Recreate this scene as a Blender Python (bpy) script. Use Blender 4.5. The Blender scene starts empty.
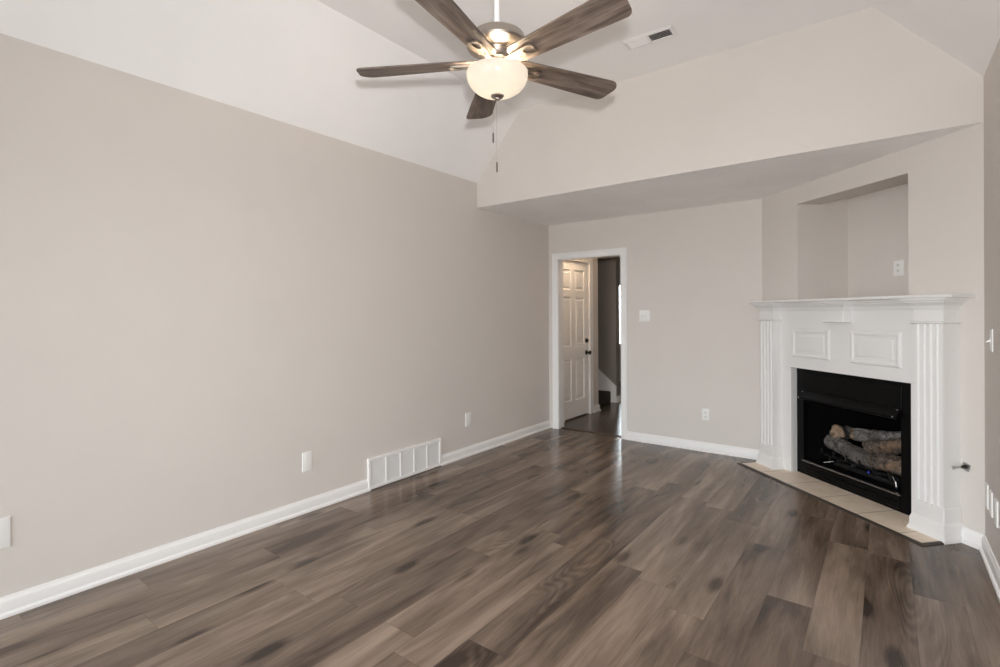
import bpy, math, random
from mathutils import Vector, Matrix
R = math.radians
PI = math.pi
scene = bpy.context.scene
COL = scene.collection
random.seed(7)

# ------------------------------------------------------------------ camera
EYE = Vector((0, 0, 1.36))
def cam_basis(yaw, pitch, roll):
    a, b, c = R(yaw), R(pitch), R(roll)
    def inv(r, u, fw):
        r, u = r*math.cos(c)+u*math.sin(c), -r*math.sin(c)+u*math.cos(c)
        fw, u = fw*math.cos(b)-u*math.sin(b), fw*math.sin(b)+u*math.cos(b)
        return Vector((r*math.cos(a)-fw*math.sin(a), r*math.sin(a)+fw*math.cos(a), u))
    return inv(1, 0, 0), inv(0, 1, 0), inv(0, 0, 1)
cr, cu, cf = cam_basis(37.2074, -0.1662, 0.3361)
cd = bpy.data.cameras.new('camera')
cam = bpy.data.objects.new('camera', cd); COL.objects.link(cam)
cd.sensor_width = 36; cd.sensor_fit = 'HORIZONTAL'
cd.lens = 507.42*36/1000
cd.shift_x = 0; cd.shift_y = -18.36/1000
cd.clip_start = 0.02; cd.clip_end = 200
cam.matrix_world = Matrix(((cr.x, cu.x, -cf.x, EYE.x), (cr.y, cu.y, -cf.y, EYE.y), (cr.z, cu.z, -cf.z, EYE.z), (0, 0, 0, 1)))
scene.camera = cam

# ------------------------------------------------------------------ world, lights, exposure
world = bpy.data.worlds.new('sky'); scene.world = world
world.use_nodes = True
bg = world.node_tree.nodes['Background']
bg.inputs['Strength'].default_value = 14.5
_nt = world.node_tree                       # bright overcast sky above the horizon, darker ground below it
_tc = _nt.nodes.new('ShaderNodeTexCoord'); _sp = _nt.nodes.new('ShaderNodeSeparateXYZ'); _rp = _nt.nodes.new('ShaderNodeValToRGB')
_mr = _nt.nodes.new('ShaderNodeMapRange'); _mr.inputs[1].default_value = -1; _mr.inputs[2].default_value = 1
_nt.links.new(_tc.outputs['Generated'], _sp.inputs[0]); _nt.links.new(_sp.outputs[2], _mr.inputs[0]); _nt.links.new(_mr.outputs[0], _rp.inputs[0])
_rp.color_ramp.elements[0].position = 0.49; _rp.color_ramp.elements[0].color = (0.44, 0.46, 0.48, 1)
_rp.color_ramp.elements[1].position = 0.51; _rp.color_ramp.elements[1].color = (1.12, 1.22, 1.30, 1)
_nt.links.new(_rp.outputs[0], bg.inputs['Color'])

def light(name, kind, loc, power, color=(1, 1, 1), rot=(0, 0, 0), **kw):
    d = bpy.data.lights.new(name, kind); d.energy = power; d.color = color
    for k, v in kw.items(): setattr(d, k, v)
    o = bpy.data.objects.new(name, d); COL.objects.link(o)
    o.location = loc; o.rotation_euler = rot
    return o
# the photographer's flash, a little above the lens (the blade shadows on the ceiling point back to it)
fl_ = light('camera_flash', 'SPOT', (0.01, 0.02, 1.526), 215, (1.0, 0.98, 0.975), shadow_soft_size=0.035, spot_size=R(150), spot_blend=1.0)
fl_.rotation_euler = (Vector((-2.4, 3.9, 1.1))-fl_.location).to_track_quat('-Z', 'Y').to_euler()
# sky portals in the added window openings behind the camera
for (x0, x1, z0, z1) in ((-2.95, -1.55, 0.25, 2.25), (-1.25, 0.15, 0.25, 2.25)):
    p = light('window_portal', 'AREA', ((x0+x1)/2, -4.22, (z0+z1)/2), 1, rot=(R(90), 0, 0), shape='RECTANGLE', size=x1-x0, size_y=z1-z0)
    p.data.cycles.is_portal = True
scene.view_settings.view_transform = 'Standard'
scene.view_settings.look = 'None'
scene.view_settings.gamma = 1
scene.view_settings.use_curve_mapping = False
scene.view_settings.exposure = 0.23
scene.cycles.max_bounces = 16
scene.cycles.diffuse_bounces = 10
scene.cycles.transparent_max_bounces = 16

# ------------------------------------------------------------------ room numbers (metres)
XL, XR = -3.189, 0.447                      # side walls
YB = 5.166                                  # back wall
Y0 = -4.2                                   # rear wall, behind the camera
YGL, YGR = 3.841, 3.95                      # face of the gable wall above the alcove, left / right end
ZS_L, ZS_R = 2.401, 2.43                    # alcove ceiling
ZT_L, ZT_R = 2.644, 2.685                   # tops of the side walls
XA, XB, ZA, ZB = -2.690, -0.055, 3.232, 3.257   # flat middle of the ceiling
XD = -0.898                                 # where the diagonal chimney wall leaves the back wall
def gy(x): return YGL+(x-XL)/(XR-XL)*(YGR-YGL)

# ------------------------------------------------------------------ materials
def new_mat(name):
    m = bpy.data.materials.new(name); m.use_nodes = True
    nt = m.node_tree; nt.nodes.clear()
    return m, nt
def nd(nt, t, **kw):
    n = nt.nodes.new(t)
    for k, v in kw.items(): setattr(n, k, v)
    return n
def lk(nt, a, b): nt.links.new(a, b)
def mth(nt, op, a, b=None, c=None):
    n = nd(nt, 'ShaderNodeMath', operation=op)
    for i, v in enumerate((a, b, c)):
        if v is None: continue
        if isinstance(v, (int, float)): n.inputs[i].default_value = v
        else: lk(nt, v, n.inputs[i])
    return n.outputs[0]
def ramp(nt, fac, stops):
    n = nd(nt, 'ShaderNodeValToRGB')
    el = n.color_ramp.elements
    while len(el) < len(stops): el.new(0.5)
    for e, (p, c) in zip(el, stops):
        e.position = p; e.color = (c[0], c[1], c[2], 1) if not isinstance(c, (int, float)) else (c, c, c, 1)
    lk(nt, fac, n.inputs[0])
    return n.outputs[0]
def noise(nt, vec, scale, detail=4, rough=0.55, dist=0.0):
    n = nd(nt, 'ShaderNodeTexNoise')
    n.inputs['Scale'].default_value = scale; n.inputs['Detail'].default_value = detail
    n.inputs['Roughness'].default_value = rough; n.inputs['Distortion'].default_value = dist
    if vec is not None: lk(nt, vec, n.inputs['Vector'])
    return n.outputs[0]
def scaled(nt, vec, s):
    n = nd(nt, 'ShaderNodeMapping'); n.inputs['Scale'].default_value = s
    lk(nt, vec, n.inputs['Vector']); return n.outputs[0]
def objco(nt): return nd(nt, 'ShaderNodeTexCoord').outputs['Object']
def mixc(nt, fac, a, b, mode='MIX'):
    n = nd(nt, 'ShaderNodeMix', data_type='RGBA', blend_type=mode)
    for s, v in ((n.inputs[0], fac), (n.inputs[6], a), (n.inputs[7], b)):
        if isinstance(v, (int, float)): s.default_value = v
        elif isinstance(v, tuple): s.default_value = (v[0], v[1], v[2], 1)
        else: lk(nt, v, s)
    return n.outputs[2]
def finish(nt, color, rough=0.5, metal=0.0, bump=None, bstr=0.2, bdist=0.01, spec=0.5, **extra):
    b = nd(nt, 'ShaderNodeBsdfPrincipled'); o = nd(nt, 'ShaderNodeOutputMaterial')
    for s, v in (('Base Color', color), ('Roughness', rough), ('Metallic', metal), ('Specular IOR Level', spec)):
        if isinstance(v, tuple): b.inputs[s].default_value = (v[0], v[1], v[2], 1)
        elif isinstance(v, (int, float)): b.inputs[s].default_value = v
        else: lk(nt, v, b.inputs[s])
    for k, v in extra.items():
        b.inputs[k].default_value = v
    if bump is not None:
        bn = nd(nt, 'ShaderNodeBump'); bn.inputs['Strength'].default_value = bstr; bn.inputs['Distance'].default_value = bdist
        lk(nt, bump, bn.inputs['Height']); lk(nt, bn.outputs[0], b.inputs['Normal'])
    lk(nt, b.outputs[0], o.inputs[0])
    return b

def paint(name, col, rough=0.6, var=0.03, bscale=0, bstr=0.15, bdist=0.004, spec=0.3):
    m, nt = new_mat(name); v = objco(nt)
    n = noise(nt, v, 3.0, 3)
    lo = tuple(c*(1-var) for c in col); hi = tuple(min(1, c*(1+var)) for c in col)
    c = ramp(nt, n, ((0.3, lo), (0.7, hi)))
    bump = None
    if bscale: bump = noise(nt, v, bscale, 3, 0.6)
    finish(nt, c, rough, 0, bump, bstr, bdist, spec)
    return m
def metal(name, col, rough=0.3, var=0.1):
    m, nt = new_mat(name); v = objco(nt)
    n = noise(nt, scaled(nt, v, (1, 1, 40)), 12, 3)
    c = ramp(nt, n, ((0.3, tuple(x*(1-var) for x in col)), (0.7, col)))
    finish(nt, c, rough, 1.0)
    return m
M = {}
M['wall'] = paint('greige_wall_paint', (0.645, 0.602, 0.566), 0.75, 0.012, 260, 0.05, 0.002, 0.2)
M['stairwall'] = paint('stairwell_painted_shade', (0.24, 0.22, 0.205), 0.8, 0.012, 0, spec=0.15)  # wall paint darkened: the stairwell's shade is put into its colour
M['ceiling'] = paint('white_ceiling_paint', (0.90, 0.89, 0.885), 0.9, 0.012, 90, 0.12, 0.004, 0.1)
M['soffit'] = paint('textured_ceiling_paint', (0.93, 0.92, 0.905), 0.9, 0.03, 75, 0.6, 0.008, 0.1)
M['trim'] = paint('white_trim_paint', (0.80, 0.785, 0.775), 0.38, 0.01, 0, spec=0.45)
M['mantel'] = paint('white_mantel_paint', (0.75, 0.735, 0.725), 0.42, 0.012, 40, 0.03, 0.002, 0.45)
M['door'] = paint('white_door_paint', (0.86, 0.845, 0.83), 0.45, 0.02, 0, spec=0.4)
M['plate'] = paint('white_plastic', (0.80, 0.79, 0.77), 0.35, 0.005)
M['hole'] = paint('dark_slot', (0.03, 0.028, 0.026), 0.7, 0.1)
M['backing'] = paint('grey_duct_interior', (0.16, 0.155, 0.15), 0.8, 0.1)
M['black'] = paint('black_enamel', (0.0030, 0.0030, 0.0032), 0.28, 0.2, spec=0.13)
M['firebox'] = paint('sooty_firebox', (0.0025, 0.0024, 0.0023), 0.9, 0.4, 30, 0.3, 0.01, 0.05)
M['iron'] = paint('black_cast_iron', (0.006, 0.006, 0.006), 0.5, 0.2)
M['ember'] = paint('grey_ember_material', (0.02, 0.02, 0.02), 0.95, 0.6, 60, 0.8, 0.02)
M['chrome'] = metal('chrome', (0.62, 0.62, 0.62), 0.16)
M['darkmetal'] = metal('dark_bronze', (0.05, 0.042, 0.036), 0.35)
M['bronze'] = metal('worn_bronze', (0.16, 0.14, 0.125), 0.35)
M['steel'] = metal('tarnished_steel', (0.46, 0.45, 0.44), 0.28)
M['nickel'] = metal('brushed_nickel', (0.44, 0.39, 0.34), 0.36, 0.06)
M['rod'] = paint('white_rod_paint', (0.82, 0.81, 0.80), 0.3, 0.005)
M['transition'] = paint('dark_transition_wood', (0.045, 0.034, 0.028), 0.4, 0.3, spec=0.4)
M['stairtread'] = paint('dark_stair_carpet', (0.055, 0.044, 0.037), 0.9, 0.2, 200, 0.6, 0.01)

def mat_floor(name='grey_brown_vinyl_planks', gain=1.0):
    m, nt = new_mat(name); co = objco(nt)
    sp = nd(nt, 'ShaderNodeSeparateXYZ'); lk(nt, co, sp.inputs[0]); x, y = sp.outputs[0], sp.outputs[1]
    W, L = 0.187, 1.22
    xr = mth(nt, 'DIVIDE', mth(nt, 'ADD', x, 0.645+W*40), W)
    row = mth(nt, 'FLOOR', xr)
    wn = nd(nt, 'ShaderNodeTexWhiteNoise', noise_dimensions='1D'); lk(nt, row, wn.inputs['W'])
    yr = mth(nt, 'ADD', mth(nt, 'DIVIDE', y, L), mth(nt, 'MULTIPLY', wn.outputs[0], 9.0))
    idx = mth(nt, 'FLOOR', yr)
    cb = nd(nt, 'ShaderNodeCombineXYZ'); lk(nt, row, cb.inputs[0]); lk(nt, idx, cb.inputs[1])
    cell = nd(nt, 'ShaderNodeTexWhiteNoise', noise_dimensions='2D'); lk(nt, cb.outputs[0], cell.inputs['Vector'])
    cv = cell.outputs[0]
    off = nd(nt, 'ShaderNodeVectorMath', operation='MULTIPLY_ADD')
    lk(nt, cell.outputs[1], off.inputs[0]); off.inputs[1].default_value = (13, 17, 11); lk(nt, co, off.inputs[2])
    v = off.outputs[0]
    broad = noise(nt, scaled(nt, v, (7.0, 0.95, 1)), 1.0, 4, 0.6, 0.5)
    grain = noise(nt, scaled(nt, v, (48, 2.4, 1)), 1.0, 6, 0.7, 0.6)
    fine = noise(nt, scaled(nt, v, (240, 9, 1)), 1.0, 3, 0.6)
    # cathedral figure: contour lines of a stretched noise field
    fld = noise(nt, scaled(nt, v, (4.2, 0.85, 1)), 1.0, 1, 0.4, 0.2)
    rings = mth(nt, 'MULTIPLY', mth(nt, 'SINE', mth(nt, 'MULTIPLY', fld, 190)), 0.5)
    rmask = nd(nt, 'ShaderNodeMapRange'); lk(nt, fld, rmask.inputs[0])
    rmask.inputs[1].default_value = 0.60; rmask.inputs[2].default_value = 0.70
    # dark cloudy knots
    vo = nd(nt, 'ShaderNodeTexVoronoi', feature='SMOOTH_F1'); lk(nt, scaled(nt, v, (5.2, 1.9, 1)), vo.inputs['Vector']); vo.inputs['Scale'].default_value = 1.0
    vo.inputs['Smoothness'].default_value = 0.2
    kn = nd(nt, 'ShaderNodeMapRange', interpolation_type='SMOOTHERSTEP'); lk(nt, mth(nt, 'ADD', vo.outputs['Distance'], mth(nt, 'MULTIPLY', mth(nt, 'SUBTRACT', grain, 0.5), 0.16)), kn.inputs[0])
    kn.inputs[1].default_value = 0.02; kn.inputs[2].default_value = 0.27; kn.inputs[3].default_value = 1; kn.inputs[4].default_value = 0
    t = mth(nt, 'ADD', mth(nt, 'MULTIPLY', mth(nt, 'SUBTRACT', broad, 0.5), 1.55), 0.5)
    t = mth(nt, 'ADD', t, mth(nt, 'MULTIPLY', mth(nt, 'SUBTRACT', cv, 0.5), 0.34))
    t = mth(nt, 'ADD', t, mth(nt, 'MULTIPLY', mth(nt, 'SUBTRACT', grain, 0.5), 0.46))
    t = mth(nt, 'ADD', t, mth(nt, 'MULTIPLY', mth(nt, 'SUBTRACT', fine, 0.5), 0.2))
    t = mth(nt, 'ADD', t, mth(nt, 'MULTIPLY', mth(nt, 'MULTIPLY', rings, rmask.outputs[0]), 0.16))
    t = mth(nt, 'SUBTRACT', t, mth(nt, 'MULTIPLY', kn.outputs[0], 0.5))
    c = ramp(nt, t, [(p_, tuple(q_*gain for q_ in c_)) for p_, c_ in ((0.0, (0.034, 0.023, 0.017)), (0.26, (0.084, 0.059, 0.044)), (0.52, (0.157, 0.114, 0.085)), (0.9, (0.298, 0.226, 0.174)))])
    # seams
    fx = mth(nt, 'FRACT', xr); fy = mth(nt, 'FRACT', yr)
    ex = mth(nt, 'MINIMUM', fx, mth(nt, 'SUBTRACT', 1.0, fx)); ey = mth(nt, 'MINIMUM', fy, mth(nt, 'SUBTRACT', 1.0, fy))
    ed = mth(nt, 'MINIMUM', mth(nt, 'MULTIPLY', ex, W), mth(nt, 'MULTIPLY', ey, L))
    seam = nd(nt, 'ShaderNodeMapRange'); lk(nt, ed, seam.inputs[0]); seam.inputs[1].default_value = 0.0006; seam.inputs[2].default_value = 0.0022
    seam.inputs[3].default_value = 0.75; seam.inputs[4].default_value = 1.0
    c = mixc(nt, 1.0, c, seam.outputs[0], 'MULTIPLY')
    rg = mth(nt, 'ADD', mth(nt, 'MULTIPLY', grain, 0.14), 0.17)
    finish(nt, c, rg, 0, mth(nt, 'MULTIPLY', grain, seam.outputs[0]), 0.05, 0.003, 0.4)
    return m
M['floor'] = mat_floor()
M['floor_hall'] = mat_floor('planks_painted_shade', 0.42)  # room planks scaled darker, the unlit hallway's shade painted in

def mat_blade():
    m, nt = new_mat('weathered_grey_wood'); co = objco(nt)
    oi = nd(nt, 'ShaderNodeObjectInfo')
    ad = nd(nt, 'ShaderNodeVectorMath', operation='ADD'); lk(nt, co, ad.inputs[0])
    cb = nd(nt, 'ShaderNodeCombineXYZ'); lk(nt, mth(nt, 'MULTIPLY', oi.outputs['Random'], 31.0), cb.inputs[0]); lk(nt, cb.outputs[0], ad.inputs[1])
    v = ad.outputs[0]
    g = noise(nt, scaled(nt, v, (3.5, 70, 1)), 1.0, 5, 0.65, 0.8)
    b = noise(nt, scaled(nt, v, (4, 22, 1)), 1.0, 3, 0.5, 0.8)
    t = mth(nt, 'ADD', mth(nt, 'MULTIPLY', g, 0.55), mth(nt, 'MULTIPLY', b, 0.5))
    c = ramp(nt, t, ((0.34, (0.040, 0.029, 0.023)), (0.5, (0.118, 0.089, 0.072)), (0.68, (0.235, 0.186, 0.154))))
    finish(nt, c, 0.42, 0, g, 0.1, 0.002, 0.4)
    return m
M['blade'] = mat_blade()

def mat_bark(name, base, tint):
    m, nt = new_mat(name); v = objco(nt)
    n = noise(nt, scaled(nt, v, (1, 1, 1)), 28, 6, 0.7)
    n2 = noise(nt, v, 7, 3)
    n = mth(nt, 'ADD', mth(nt, 'MULTIPLY', n, 0.6), mth(nt, 'MULTIPLY', noise(nt, v, 85, 4, 0.7), 0.4))
    c = ramp(nt, n, ((0.38, tuple(x*0.10 for x in base)), (0.5, tuple(x*0.7 for x in base)), (0.64, tuple(min(1, x*1.9) for x in base))))
    f = ramp(nt, n2, ((0.52, 0.0), (0.66, 0.75)))
    c = mixc(nt, f, c, tint)
    finish(nt, c, 0.9, 0, n, 0.9, 0.012, 0.2)
    return m
M['bark'] = mat_bark('ceramic_grey_bark', (0.155, 0.142, 0.132), (0.06, 0.052, 0.046))
M['bark_brown'] = mat_bark('ceramic_brown_bark', (0.115, 0.092, 0.076), (0.20, 0.125, 0.08))
M['logend'] = mat_bark('ceramic_cut_wood', (0.20, 0.145, 0.105), (0.27, 0.185, 0.125))

def mat_tile():
    m, nt = new_mat('beige_travertine_tile'); co = objco(nt)
    sp = nd(nt, 'ShaderNodeSeparateXYZ'); lk(nt, co, sp.inputs[0])
    n = noise(nt, scaled(nt, co, (1, 1, 1)), 9, 5, 0.6, 0.5); n2 = noise(nt, co, 45, 3)
    t = mth(nt, 'ADD', mth(nt, 'MULTIPLY', n, 0.8), mth(nt, 'MULTIPLY', n2, 0.2))
    c = ramp(nt, t, ((0.3, (0.68, 0.555, 0.43)), (0.5, (0.77, 0.65, 0.525)), (0.7, (0.83, 0.72, 0.61))))
    fx = mth(nt, 'FRACT', mth(nt, 'DIVIDE', mth(nt, 'SUBTRACT', sp.outputs[0], 0.02), 0.305))
    ex = mth(nt, 'MULTIPLY', mth(nt, 'MINIMUM', fx, mth(nt, 'SUBTRACT', 1.0, fx)), 0.305)
    s = nd(nt, 'ShaderNodeMapRange'); lk(nt, ex, s.inputs[0]); s.inputs[1].default_value = 0.002; s.inputs[2].default_value = 0.004
    c = mixc(nt, s.outputs[0], (0.24, 0.19, 0.15), c)
    finish(nt, c, 0.4, 0, n, 0.05, 0.003, 0.4)
    return m
M['tile'] = mat_tile()

def mat_glass_bowl():
    m, nt = new_mat('frosted_glass')
    o = nd(nt, 'ShaderNodeOutputMaterial')
    tr = nd(nt, 'ShaderNodeBsdfTranslucent'); tr.inputs[0].default_value = (0.165, 0.161, 0.148, 1)
    df = nd(nt, 'ShaderNodeBsdfDiffuse'); df.inputs[0].default_value = (0.9, 0.86, 0.78, 1)
    mx = nd(nt, 'ShaderNodeMixShader'); mx.inputs[0].default_value = 0.25
    lk(nt, tr.outputs[0], mx.inputs[1]); lk(nt, df.outputs[0], mx.inputs[2])
    gl = nd(nt, 'ShaderNodeBsdfGlossy'); gl.inputs['Roughness'].default_value = 0.15
    mg = nd(nt, 'ShaderNodeMixShader'); mg.inputs[0].default_value = 0.04
    lk(nt, mx.outputs[0], mg.inputs[1]); lk(nt, gl.outputs[0], mg.inputs[2])
    em = nd(nt, 'ShaderNodeEmission'); em.inputs[0].default_value = (1.0, 0.82, 0.58, 1)
    em.inputs[1].default_value = GLASS_EMIT
    v = objco(nt); n = noise(nt, v, 14, 3)
    lk(nt, ramp(nt, n, ((0.3, (1.0, 0.87, 0.71)), (0.7, (1.0, 0.89, 0.75)))), em.inputs[0])
    ad = nd(nt, 'ShaderNodeAddShader'); lk(nt, mg.outputs[0], ad.inputs[0]); lk(nt, em.outputs[0], ad.inputs[1])
    lk(nt, ad.outputs[0], o.inputs[0])
    return m
GLASS_EMIT = 0.40
M['bowl'] = mat_glass_bowl()

def mat_pane():
    m, nt = new_mat('window_glass')
    o = nd(nt, 'ShaderNodeOutputMaterial')
    t = nd(nt, 'ShaderNodeBsdfTransparent'); g = nd(nt, 'ShaderNodeBsdfGlossy'); g.inputs['Roughness'].default_value = 0.02
    v = objco(nt); n = noise(nt, v, 0.7, 2)
    lk(nt, ramp(nt, n, ((0.3, (0.93, 0.95, 0.94)), (0.7, (0.96, 0.97, 0.97)))), t.inputs[0])
    mx = nd(nt, 'ShaderNodeMixShader'); mx.inputs[0].default_value = 0.06
    lk(nt, t.outputs[0], mx.inputs[1]); lk(nt, g.outputs[0], mx.inputs[2]); lk(nt, mx.outputs[0], o.inputs[0])
    return m
M['pane'] = mat_pane()
def mat_emit(name, col, s):
    m, nt = new_mat(name); o = nd(nt, 'ShaderNodeOutputMaterial'); e = nd(nt, 'ShaderNodeEmission')
    v = objco(nt); n = noise(nt, v, 5, 1)
    lk(nt, ramp(nt, n, ((0.3, tuple(c*0.95 for c in col)), (0.7, col))), e.inputs[0]); e.inputs[1].default_value = s
    lk(nt, e.outputs[0], o.inputs[0]); return m
M['flame'] = mat_emit('blue_pilot_flame', (0.08, 0.10, 0.75), 0.35)
M['bulb'] = mat_emit('warm_bulb', (1.0, 0.78, 0.52), 4)

# ------------------------------------------------------------------ mesh building
class MB:
    """Collects shapes in one local frame; build() links them as ONE mesh object."""
    def __init__(self): self.v, self.f, self.m = [], [], []
    def add(self, vs, fs, mi=0):
        k = len(self.v); self.v += [tuple(p) for p in vs]
        self.f += [tuple(i+k for i in f) for f in fs]; self.m += [mi]*len(fs)
        return self
    def box(self, x0, x1, y0, y1, z0, z1, mi=0):
        vs = [(x, y, z) for z in (z0, z1) for y in (y0, y1) for x in (x0, x1)]
        return self.add(vs, [(0, 2, 3, 1), (4, 5, 7, 6), (0, 1, 5, 4), (2, 6, 7, 3), (0, 4, 6, 2), (1, 3, 7, 5)], mi)
    def bbox(self, x0, x1, y0, y1, z0, z1, b=0.003, mi=0):
        """box with chamfered edges"""
        b = min(b, (x1-x0)/2.01, (y1-y0)/2.01, (z1-z0)/2.01)
        a = ((x0+b, x1-b, y0, y1), (x0, x1, y0+b, y1-b))
        ring = lambda i: [(x0+i, y0), (x1-i, y0), (x1, y0+i), (x1, y1-i), (x1-i, y1), (x0+i, y1), (x0, y1-i), (x0, y0+i)]
        def inset(q, i):
            return [(min(max(px, x0+i), x1-i), min(max(py, y0+i), y1-i)) for px, py in q]
        r = ring(b); r2 = inset(r, b)
        loops = [[(px, py, z0) for px, py in r2], [(px, py, z0+b) for px, py in r], [(px, py, z1-b) for px, py in r], [(px, py, z1) for px, py in r2]]
        return self.loft(loops, True, mi)
    def loft(self, loops, caps=True, mi=0):
        n = len(loops[0]); vs = [p for l in loops for p in l]; fs = []
        for i in range(len(loops)-1):
            for j in range(n):
                k = (j+1) % n
                fs.append((i*n+j, i*n+k, (i+1)*n+k, (i+1)*n+j))
        if caps:
            fs.append(tuple(reversed(range(n)))); fs.append(tuple((len(loops)-1)*n+j for j in range(n)))
        return self.add(vs, fs, mi)
    def prism(self, poly, z0, z1, mi=0):
        """poly in xy, extruded along z"""
        return self.loft([[(x, y, z0) for x, y in poly], [(x, y, z1) for x, y in poly]], True, mi)
    def extrude(self, pts, d, mi=0):
        """3d polygon extruded by vector d"""
        d = Vector(d)
        return self.loft([[Vector(p) for p in pts], [Vector(p)+d for p in pts]], True, mi)
    def lathe(self, prof, n=40, c=(0, 0, 0), mi=0, caps=False):
        loops = [[(c[0]+r*math.cos(2*PI*k/n), c[1]+r*math.sin(2*PI*k/n), c[2]+z) for k in range(n)] for r, z in prof]
        return self.loft(loops, caps, mi)
    def tube(self, pts, rad, n=10, mi=0, caps=True):
        pts = [Vector(p) for p in pts]; loops = []
        up = None
        for i, p in enumerate(pts):
            t = (pts[min(i+1, len(pts)-1)]-pts[max(i-1, 0)]).normalized()
            if up is None: up = Vector((0, 0, 1)) if abs(t.z) < 0.9 else Vector((1, 0, 0))
            a = t.cross(up).normalized(); b = a.cross(t).normalized(); up = b
            r = rad[i] if isinstance(rad, (list, tuple)) else rad
            loops.append([p+a*(r*math.cos(2*PI*k/n))+b*(r*math.sin(2*PI*k/n)) for k in range(n)])
        return self.loft(loops, caps, mi)
    def sweep(self, path, prof, closed=False, side=1, mi=0):
        """moulding: plan polyline (x,y) with a profile of (outward, z); mitred corners. outward = right of travel * side"""
        P = [Vector((p[0], p[1])) for p in path]; n = len(P); loops = []
        def nrm(a, b):
            d = (b-a).normalized(); return Vector((d.y, -d.x))*side
        for i in range(n):
            a = nrm(P[i-1], P[i]) if (i > 0 or closed) else None
            b = nrm(P[i], P[(i+1) % n]) if (i < n-1 or closed) else None
            if a is None: mvec = b
            elif b is None: mvec = a
            else:
                s = a+b; mvec = s/(s.length_squared/2) if s.length > 1e-6 else a
            loops.append([(P[i].x+mvec.x*o, P[i].y+mvec.y*o, z) for o, z in prof])
        m = len(prof); vs = [p for l in loops for p in l]; fs = []
        for i in range(n if closed else n-1):
            for j in range(m):
                k = (j+1) % m; i2 = (i+1) % n
                fs.append((i*m+j, i2*m+j, i2*m+k, i*m+k))
        if not closed:
            fs.append(tuple(range(m))); fs.append(tuple(reversed([(n-1)*m+j for j in range(m)])))
        return self.add(vs, fs, mi)
    def build(self, name, mats, parent=None, smooth=30):
        me = bpy.data.meshes.new(name); me.from_pydata(self.v, [], self.f)
        for m in (mats if isinstance(mats, (list, tuple)) else [mats]): me.materials.append(m)
        me.polygons.foreach_set('material_index', self.m)
        import bmesh
        b = bmesh.new(); b.from_mesh(me); bmesh.ops.recalc_face_normals(b, faces=b.faces); b.to_mesh(me); b.free()
        if smooth:
            me.polygons.foreach_set('use_smooth', [True]*len(me.polygons))
            me.set_sharp_from_angle(angle=R(smooth))
        me.update()
        o = bpy.data.objects.new(name, me); COL.objects.link(o)
        if parent: o.parent = parent
        return o

def tag(o, label=None, cat=None, group=None, kind=None):
    if label: o['label'] = label
    if cat: o['category'] = cat
    if group: o['group'] = group
    if kind: o['kind'] = kind
    return o
def empty(name, loc=(0, 0, 0), rz=0):
    o = bpy.data.objects.new(name, None); COL.objects.link(o)
    o.location = loc; o.rotation_euler = (0, 0, rz); o.empty_display_size = 0.1
    return o
def struct(o, label, cat): return tag(o, label, cat, None, 'structure')
def copy_tree(o, parent=None):
    c = o.copy(); COL.objects.link(c)
    if parent: c.parent = parent
    for ch in list(o.children): copy_tree(ch, c)
    return c

# ================================================================== THE ROOM
T = 0.12
fl = MB(); fl.box(XL-0.2, XR+0.2, Y0-0.2, 5.235, -0.08, 0)
struct(fl.build('floor', M['floor']), 'grey brown wood plank floor of the room', 'floor')
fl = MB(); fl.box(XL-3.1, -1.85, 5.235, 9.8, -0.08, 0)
struct(fl.build('floor_hallway', M['floor_hall']), 'plank floor of the hallway beyond the doorway, its shade painted in', 'floor')

# left wall, up to the slope of the ceiling
w = MB()
w.box(XL-T, XL, Y0-T, YB, 0, ZT_L)
struct(w.build('wall_left', M['wall'], smooth=0), 'long plain greige wall on the left', 'wall')
# right wall
w = MB(); w.box(XR, XR+T, Y0-T, YGR, 0, ZT_R)
struct(w.build('wall_right', M['wall'], smooth=0), 'greige wall at the right edge holding switch and plates', 'wall')
# back wall with the doorway (opening DX0..DX1, height DZ)
DX0, DX1, DZ = -3.065, -2.278, 1.992
w = MB()
w.box(XL, DX0, YB, YB+T, 0, DZ); w.box(DX1, XD+0.25, YB, YB+T, 0, DZ); w.box(XL-0.0, XD+0.25, YB, YB+T, DZ, 2.50)
struct(w.build('wall_back', M['wall'], smooth=0), 'greige back wall with the doorway to the hall', 'wall')
# diagonal chimney wall: local frame x along the wall, y into the wall, z up
DA = Vector((XD, YB, 0)); DC = Vector((XR, YGR, 0))
DW = (DC-DA).length
DROT = math.atan2(DC.y-DA.y, DC.x-DA.x)
NX0, NX1, NZ0, NZ1, NDEP = 0.426, 1.373, 1.44, 2.261, 0.49        # TV niche
FX0, FX1, FZ1 = 0.367, 1.405, 0.895                                # fireplace opening
w = MB()
def cells(mb, xs, zs, holes, y0, y1):
    for i in range(len(xs)-1):
        for j in range(len(zs)-1):
            cx, cz = (xs[i]+xs[i+1])/2, (zs[j]+zs[j+1])/2
            if any(h[0] < cx < h[1] and h[2] < cz < h[3] for h in holes): continue
            mb.box(xs[i], xs[i+1], y0, y1, zs[j], zs[j+1])
ZTD = 2.50
cells(w, [0, FX0, NX0, NX1, FX1, DW], [0, FZ1, NZ0, NZ1, ZTD], [(NX0, NX1, NZ0, NZ1), (FX0, FX1, 0, FZ1)], 0, 0.09)
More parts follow.
